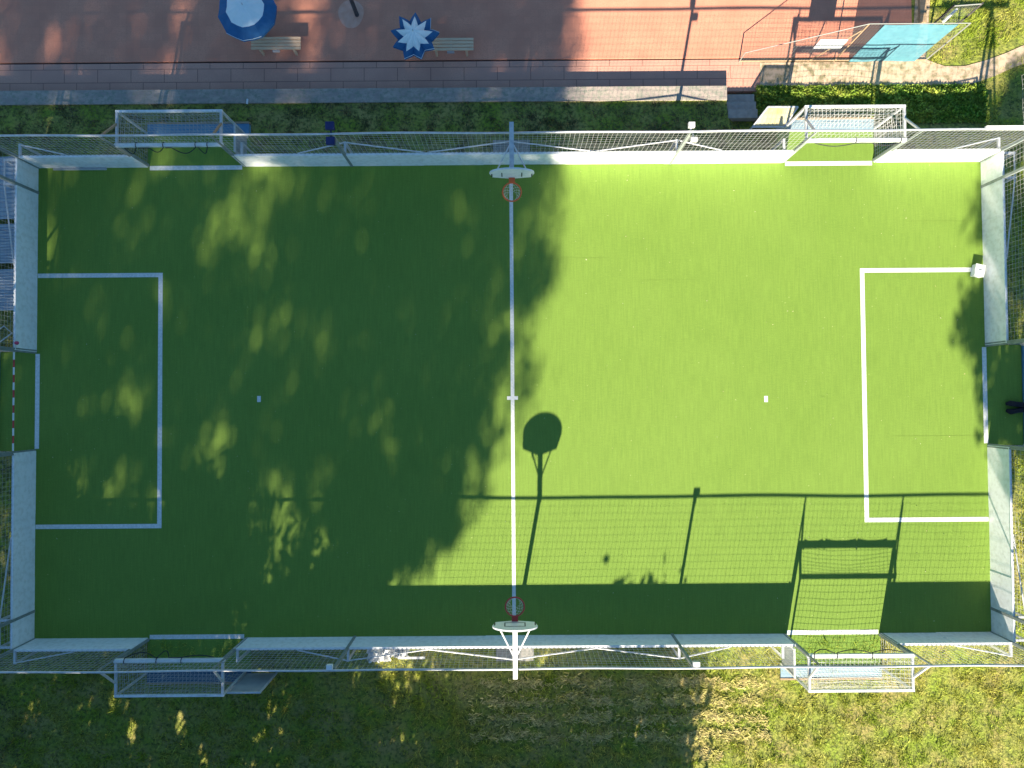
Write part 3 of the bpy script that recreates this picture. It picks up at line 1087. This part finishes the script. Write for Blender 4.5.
def crumple(name, x0, y0, x1, y1, zb, amp, m_, seed, parent):
    r = random.Random(seed)
    nx_, ny_ = 14, 8
    hts = [[zb + amp * (r.random() ** 1.5) for _ in range(nx_ + 1)] for _ in range(ny_ + 1)]
    v, f_ = [], []
    for j in range(ny_ + 1):
        for i in range(nx_ + 1):
            v.append((x0 + (x1 - x0) * i / nx_ + r.uniform(-.03, .03), y0 + (y1 - y0) * j / ny_ + r.uniform(-.03, .03), hts[j][i]))
    for j in range(ny_):
        for i in range(nx_):
            k = j * (nx_ + 1) + i
            f_ += [(k, k + 1, k + nx_ + 2), (k, k + nx_ + 2, k + nx_ + 1)]
    MB().add(v, f_).build(name, m_, parent)


a, b = P(368, 661, .05), P(409, 647, .05)
crumple('sheet', a.x, a.y, a.x + .75, b.y, .02, .22, M['plastic'], 1, sh_)
crumple('sheet', a.x + .72, a.y + .16, b.x, b.y, .05, .25, M['plastic'], 2, sh_)
a, b = P(398, 659, .05), P(425, 655.5, .05)
o = MB().box((a.x, a.y, .0), (b.x, a.y + .07, .07)).build('grey_batten', M['galv'])
tag(o, 'thin grey batten on the grass beside the crumpled white sheet', 'batten')

# corrugated sheets stored outside the left end
for k, (ya, yb_, lab) in enumerate(((158, 220, 'corrugated blue-grey sheet outside the left end, nearest the top corner'), (225, 264, 'corrugated blue-grey sheet outside the left end, middle of three'),
                                    (270, 311, 'corrugated blue-grey sheet outside the left end, nearest the goal'))):
    A, B = P(0, yb_, .5), P(0, ya, .5)
    th = thing('corrugated_sheet', (X0 - 1.0, (A.y + B.y) / 2, 0), lab, 'metal sheet', 'corrugated sheets stored outside the left end')
    v, f_ = [], []
    n = 46
    for i in range(n + 1):
        y = A.y + (B.y - A.y) * i / n
        z = .52 + .022 * math.sin(i * 1.9)
        v += [(X0 - 1.75, y, z), (X0 - .16, y, z + .16), (X0 - 1.75, y, z - .02), (X0 - .16, y, z + .14)]
    for i in range(n):
        q = i * 4
        f_ += [(q, q + 1, q + 5, q + 4), (q + 2, q + 6, q + 7, q + 3)]
    MB().add(v, f_).build('sheet', M['sheet'], th)
    for x in (X0 - 1.5, X0 - .3):
        MB().box((x - .05, A.y + .1, -.05), (x + .05, B.y - .1, .45)).build('trestle', M['pole'], th)
q = [P(0, 342, .4), P(12, 333, .4), P(4, 326, .4), P(-6, 333, .4)]
o = MB().tube(q + [q[0]], .022, 6).build('pipe_frame', M['galv'])
tag(o, 'small bent metal pipe frame outside the left end beside the corrugated sheets', 'frame')
a = P(17, 343, 1.02)
o = MB().tube([a - Vector((0, 0, .01)), a + Vector((0, 0, .05)), a + Vector((.0, 0, .09))], [.06, .055, .02], 10).build('red_cap', mat('pink_red_plastic', (.5, .05, .13), .4))
tag(o, 'small pink-red plastic cap on top of the left board above the goal', 'cap')
a = P(247, 104, -.2)
o = MB().tube([a, a + Vector((.03, .16, .03))], [.035, .03], 8).build('plastic_bottle', M['plastic'])
tag(o, 'tiny white plastic bottle on the grass below the low wall', 'bottle')

# dark jacket lying in the right goal
a = P(1005, 407)
jk = MB()
r = random.Random(5)


def sausage(pts, rads):
    jk.tube([Vector(p) + Vector((0, r.uniform(-.02, .02), 0)) for p in pts], rads, 9)


sausage([(a.x - .02, a.y + .10, .09), (a.x + .1, a.y + .11, .10), (a.x + .32, a.y + .08, .085), (a.x + .62, a.y + .02, .11), (a.x + .9, a.y - .02, .13)], [.05, .095, .085, .10, .12])
sausage([(a.x + .0, a.y - .13, .07), (a.x + .12, a.y - .14, .09), (a.x + .34, a.y - .12, .08), (a.x + .62, a.y - .09, .11), (a.x + .9, a.y - .05, .12)], [.05, .09, .08, .10, .12])
sausage([(a.x + .55, a.y - .05, .10), (a.x + .8, a.y - .03, .12), (a.x + 1.1, a.y + .03, .10)], [.14, .20, .10])
o = jk.build('jacket', M['cloth'], None, True)
tag(o, 'dark jacket dropped on the turf inside the goal in the right end', 'jacket')

# ------------------------------------------------------------------ vegetation
def blades(name, region, dens, hgt, wid, m, label, cat, zfun=None, keep=None):
    x0, y0, x1, y1 = region
    area = (x1 - x0) * (y1 - y0)
    n = int(area * dens)
    nc = int(area * 10)
    ctr = np.stack([RNG.uniform(x0, x1, nc), RNG.uniform(y0, y1, nc)], 1)
    hc = RNG.uniform(0, 1, nc) ** 1.6
    pick = RNG.integers(0, nc, n)
    loose = RNG.random(n) < .35
    xy = ctr[pick] + RNG.normal(size=(n, 2)) * .085
    xy[loose] = np.stack([RNG.uniform(x0, x1, n), RNG.uniform(y0, y1, n)], 1)[loose]
    hsh = np.where(loose, .15, hc[pick])
    inside = (xy[:, 0] > x0) & (xy[:, 0] < x1) & (xy[:, 1] > y0) & (xy[:, 1] < y1)
    xy, hsh = xy[inside], hsh[inside]
    if keep is not None:
        k = keep(xy)
        xy, hsh = xy[k], hsh[k]
    n = len(xy)
    z = np.array([zfun(a, b) for a, b in xy]) if zfun else np.full(n, -.03)
    a = RNG.uniform(0, 2 * np.pi, n)
    hh = hgt * RNG.uniform(.45, 1.15, n) * (.55 + .9 * hsh)
    lean = RNG.normal(size=(n, 2)) * hh[:, None] * .75
    base = np.column_stack([xy, z - .01])
    dx = np.column_stack([np.cos(a), np.sin(a), np.zeros(n)]) * (wid * RNG.uniform(.6, 1.4, n))[:, None]
    tip = base + np.column_stack([lean, hh])
    v = np.stack([base - dx, base + dx, tip], 1).reshape(-1, 3)
    o = npmesh(name, v, np.arange(3 * n).reshape(n, 3), m, tri=True)
    o['kind'] = 'stuff'
    o['label'] = label
    o['category'] = cat
    return o


blades('south_grass', (-19, -13.6, 19, Y0 - .12), 430, .135, .014, M['blade'], 'rough mown grass along the bottom edge of the pitch', 'grass',
       keep=lambda q: ~((np.abs(q[:, 0]) < .66) & (q[:, 1] > Y0 - .95)))
blades('east_grass', (X1 + .12, Y0 - .1, 19.5, 14.5), 360, .125, .014, M['blade'], 'rough grass outside the right end of the pitch', 'grass',
       zfun=ground_z, keep=lambda q: ~((q[:, 1] < 1.75) & (q[:, 1] > -1.65) & (q[:, 0] < X1 + 1.55)) & ~((q[:, 1] > P(960, 90, TZ).y) & (q[:, 1] < P(960, 60, TZ).y + .02 + np.maximum(0, q[:, 0] - 16) * .5) & (q[:, 1] > P(960, 90, TZ).y + np.maximum(0, q[:, 0] - 15.6) * .55)))
blades('far_grass', (P(918, 50, TZ).x + .4, P(940, 64, TZ).y, 19.5, 16.5), 360, .125, .014, M['blade'], 'tufted grass behind the gravel path at the top right', 'grass',
       zfun=lambda x, y: TZ, keep=lambda q: q[:, 1] > P(960, 64, TZ).y + np.maximum(0, q[:, 0] - 15.3) * .42)
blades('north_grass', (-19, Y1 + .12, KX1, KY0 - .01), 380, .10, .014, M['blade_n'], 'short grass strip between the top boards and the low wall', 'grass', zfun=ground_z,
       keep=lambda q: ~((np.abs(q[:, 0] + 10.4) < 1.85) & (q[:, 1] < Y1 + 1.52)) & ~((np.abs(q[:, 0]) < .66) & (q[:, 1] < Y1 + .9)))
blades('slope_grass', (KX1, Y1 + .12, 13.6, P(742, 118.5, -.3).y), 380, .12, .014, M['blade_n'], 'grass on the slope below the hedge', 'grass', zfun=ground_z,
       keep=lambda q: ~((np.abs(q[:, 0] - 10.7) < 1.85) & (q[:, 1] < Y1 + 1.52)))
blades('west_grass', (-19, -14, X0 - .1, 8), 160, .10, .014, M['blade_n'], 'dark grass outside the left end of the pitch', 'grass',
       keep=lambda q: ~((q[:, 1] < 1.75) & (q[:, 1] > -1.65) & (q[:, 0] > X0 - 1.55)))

# dried cut grass left in rows
rows = []
for py, x0p, x1p in ((684, 470, 766), (702, 470, 764), (719.5, 470, 768), (737, 470, 770), (756, 700, 722)):
    a, b = P(x0p, py), P(x1p, py)
    n = int((b.x - a.x) * 300)
    xx = RNG.uniform(a.x, b.x, n)
    k = (xx > P(612, py).x) & (xx < P(634, py).x)
    wv = .06 * np.sin(xx * 1.7 + py) + .05 * np.sin(xx * 4.3)
    yy = a.y + wv + RNG.normal(size=n) * .10
    thick = np.sin(xx * 2.1 + py * .7) + .8 * np.sin(xx * 5.3 + py) + RNG.normal(size=n) * .7 > -.95
    rows.append(np.column_stack([xx, yy])[(~k | (RNG.random(n) < .1)) & thick & ((xx > 2.0) | (RNG.random(n) < .55))])
xy = np.vstack(rows)
n = len(xy)
a = RNG.normal(size=n) * .7
d = np.column_stack([np.cos(a), np.sin(a), RNG.normal(size=n) * .15]) * RNG.uniform(.03, .085, (n, 1))
c3 = np.column_stack([xy, RNG.uniform(.0, .028, n)])
wv = np.column_stack([-np.sin(a), np.cos(a), RNG.normal(size=n) * .6]) * .010
v = np.stack([c3 - d - wv, c3 - d + wv, c3 + d + wv, c3 + d - wv], 1).reshape(-1, 3)
o = npmesh('cut_straw', v, np.arange(4 * n).reshape(n, 4), M['straw'])
o['kind'] = 'stuff'
o['label'] = 'rows of dried cut grass lying on the lawn below the pitch'
o['category'] = 'dry grass'

# hedge of low leafy growth between the stairs and the right corner
hx0, hx1 = P(757, 100, -.4).x + .08, P(990, 100, -.4).x
hy0, hy1 = P(800, 121, -.3).y, P(800, 89, -.65).y
hd = thing('low_hedge', ((hx0 + hx1) / 2, (hy0 + hy1) / 2, TZ), 'long low leafy green hedge between the gravel path and the top right goal', 'hedge')
n = 17000
q = np.column_stack([RNG.uniform(hx0, hx1, n), RNG.uniform(hy0, hy1 + .12, n)])
bumps = .15 + .05 * np.sin(q[:, 0] * 3.1) * np.cos(q[:, 1] * 4 + q[:, 0]) + .04 * np.sin(q[:, 0] * 7.7 + q[:, 1] * 5)
edge = np.clip(np.minimum(q[:, 1] - hy0, hy1 + .12 - q[:, 1]) / .3, .12, 1)
zg = np.array([ground_z(a, min(b, 10.59)) for a, b in q])
ko = (np.abs(q[:, 0] - 10.6) < 1.75) & (q[:, 1] < Y1 + 1.58)
q, bumps, edge, zg = q[~ko], bumps[~ko], edge[~ko], zg[~ko]
n = len(q)
zz = zg + bumps * edge * np.sqrt(RNG.random(n)) + .05
leaves('foliage', np.column_stack([q, zz]), .060, M['ivy'], hd, elong=1.2)
f = MB()
for k in range(44):
    x = hx0 + (hx1 - hx0) * (k + .5) / 44
    y = random.uniform(hy0 + .15, hy1)
    if abs(x - 10.6) < 1.8 and y < Y1 + 1.65:
        continue
    zg_ = ground_z(x, min(y, 10.59))
    f.tube([(x, y, zg_ - .05), (x + random.uniform(-.1, .1), y + random.uniform(-.1, .1), zg_ + .12)], [.015, .006], 5)
f.build('stems', M['bark'], hd)


def sun_ray_gap(pts, spots):
    keep = np.ones(len(pts), bool)
    d = np.array(SLOPE)
    d = d / np.linalg.norm(d)
    for px, py, r in spots:
        o = np.array(P(px, py, 0.05))
        v = pts - o
        t_ = v @ d
        dist = np.linalg.norm(v - t_[:, None] * d, axis=1)
        keep &= dist > r * (1 + .3 * np.sin(pts[:, 2] * 5))
    return pts[keep]


SPOTS = [(372, 655, .34), (389, 656, .42), (405, 656, .34), (104, 688, .30), (108, 708, .24), (130, 735, .26), (180, 732, .24), (108, 655, .28), (525, 660, .25)]  # wanted sun spots; crown leaves along their rays are cut away


def tree(label, x, y, z0, z1, rx, ry, nclump, per, leafs, name='tall_tree', power=3.5, trunk=.28, group='trees south of the pitch', seed=0, csize=.85, lean=0.0):
    rng = np.random.default_rng(seed)
    th = thing(name, (x, y, 0), label, 'tree', group)
    h = z1 - z0
    cl = []
    while len(cl) < nclump:
        t_ = rng.random()
        rr = (1 - abs(2 * t_ - 1) ** power) ** .5
        a = rng.random() * 2 * math.pi
        q_ = rng.random() ** .45
        cl.append((x + lean * t_ + rx * rr * q_ * math.cos(a), y + ry * rr * q_ * math.sin(a), z0 + h * t_))
    cl = np.array(cl)
    cs = csize * rng.uniform(.6, 1.35, nclump)
    pts = np.repeat(cl, per, 0) + rng.normal(size=(nclump * per, 3)) * np.repeat(cs, per)[:, None] * np.array([.55, .55, .42])
    pts = sun_ray_gap(pts, SPOTS)
    leaves('crown', pts, leafs, M['leaf'], th)
    tb_ = MB()
    tb_.tube([(x, y, -.2), (x + .05, y, z0 * .5), (x + lean * .1, y + .1, z0 + h * .3), (x + lean * .6, y, z0 + h * .85)], [trunk * 1.25, trunk, trunk * .7, trunk * .2], 10)
    for k in range(0, nclump, max(1, nclump // 24)):
        c_ = cl[k]
        zb = max(z0 * .6, c_[2] - 1.6 - .3 * math.hypot(c_[0] - x, c_[1] - y))
        m_ = Vector(((x + c_[0]) / 2, (y + c_[1]) / 2, (zb + c_[2]) / 2 + .2))
        tb_.tube([(x, y, zb), m_, tuple(c_)], [trunk * .35, trunk * .2, .03], 6)
    tb_.build('trunk', M['bark'], th)


TT = [(-8.95, -32.0), (-17.6, -32.8), (-24.4, -32.0), (-31.2, -32.6), (-11.4, -37.0), (-15.4, -37.6), (-21.6, -37.4), (-28.4, -36.8)]
LT = ['tall dense tree below the frame whose shade ends near the halfway line', 'tall tree below the frame shading the left penalty area',
      'tall tree below the frame shading the left end of the pitch', 'farthest left of the front row of tall trees below the frame',
      'tall tree of the back row below the frame, nearest the halfway line', 'second tall tree from the halfway line in the back row below the frame', 'third tall tree from the halfway line in the back row below the frame', 'leftmost tall tree of the back row below the frame']
for k, (x, y) in enumerate(TT):
    tree(LT[k], x, y, (16.5 if k == 0 else 14.6 if k < 4 else 20 if k == 4 else 17.5), 32.5 + (2.5 if k > 3 else 0), 4.2 if k == 0 else 4.6, 3.2, 680 if k == 0 else (540 if k < 4 else 260), 58, .14, seed=30 + k, csize=.52 if k == 0 else .56, lean=-1.5 if k == 0 else 0)
LL = [(2.0, 5.9, 2.8), (-2.4, 5.4, 2.9), (-7.6, 7.4, 3.1), (-12.8, 8.6, 3.1), (-17.6, 8.3, 3.1), (-22.4, 8.5, 3.1)]
LN = ['small bushy tree below the frame, rightmost of the row', 'small bushy tree below the frame, second from the right', 'small bushy tree below the frame, third from the right',
      'small bushy tree below the frame, third from the left', 'small bushy tree below the frame, second from the left', 'small bushy tree below the frame, leftmost of the row']
for k, (x, z1, r_) in enumerate(LL):
    tree(LN[k], x, -17.2 - .25 * (k % 2), .4, z1, r_, 1.8, 120, 110, .15, 'bushy_tree', 2.6, .13, 'bushy trees south of the pitch', 60 + k, .75)
tree('lone tree below the frame at the right, its shade on the right end boards', 16.3, -17.6, 9.3, 16.8, 4.4, 1.8, 300, 110, .14, csize=.5, power=2.2, lean=-2.0, seed=91, group=None)

# fallen leaves and crumbs scattered over the carpet
n = 420
q = np.column_stack([RNG.uniform(X0 + .1, X1 - .1, n), RNG.uniform(Y0 + .1, Y1 - .1, n), np.full(n, .012)])
o = leaves('fallen_leaves', q, .02, mat('dry_leaf', (.42, .36, .14), .8, var=(.55, .55, .4), scale=1.3, island=.4), flat=-1.5)
o['kind'] = 'stuff'
o['label'] = 'tiny dry leaves and crumbs scattered over the turf'
o['category'] = 'leaf litter'
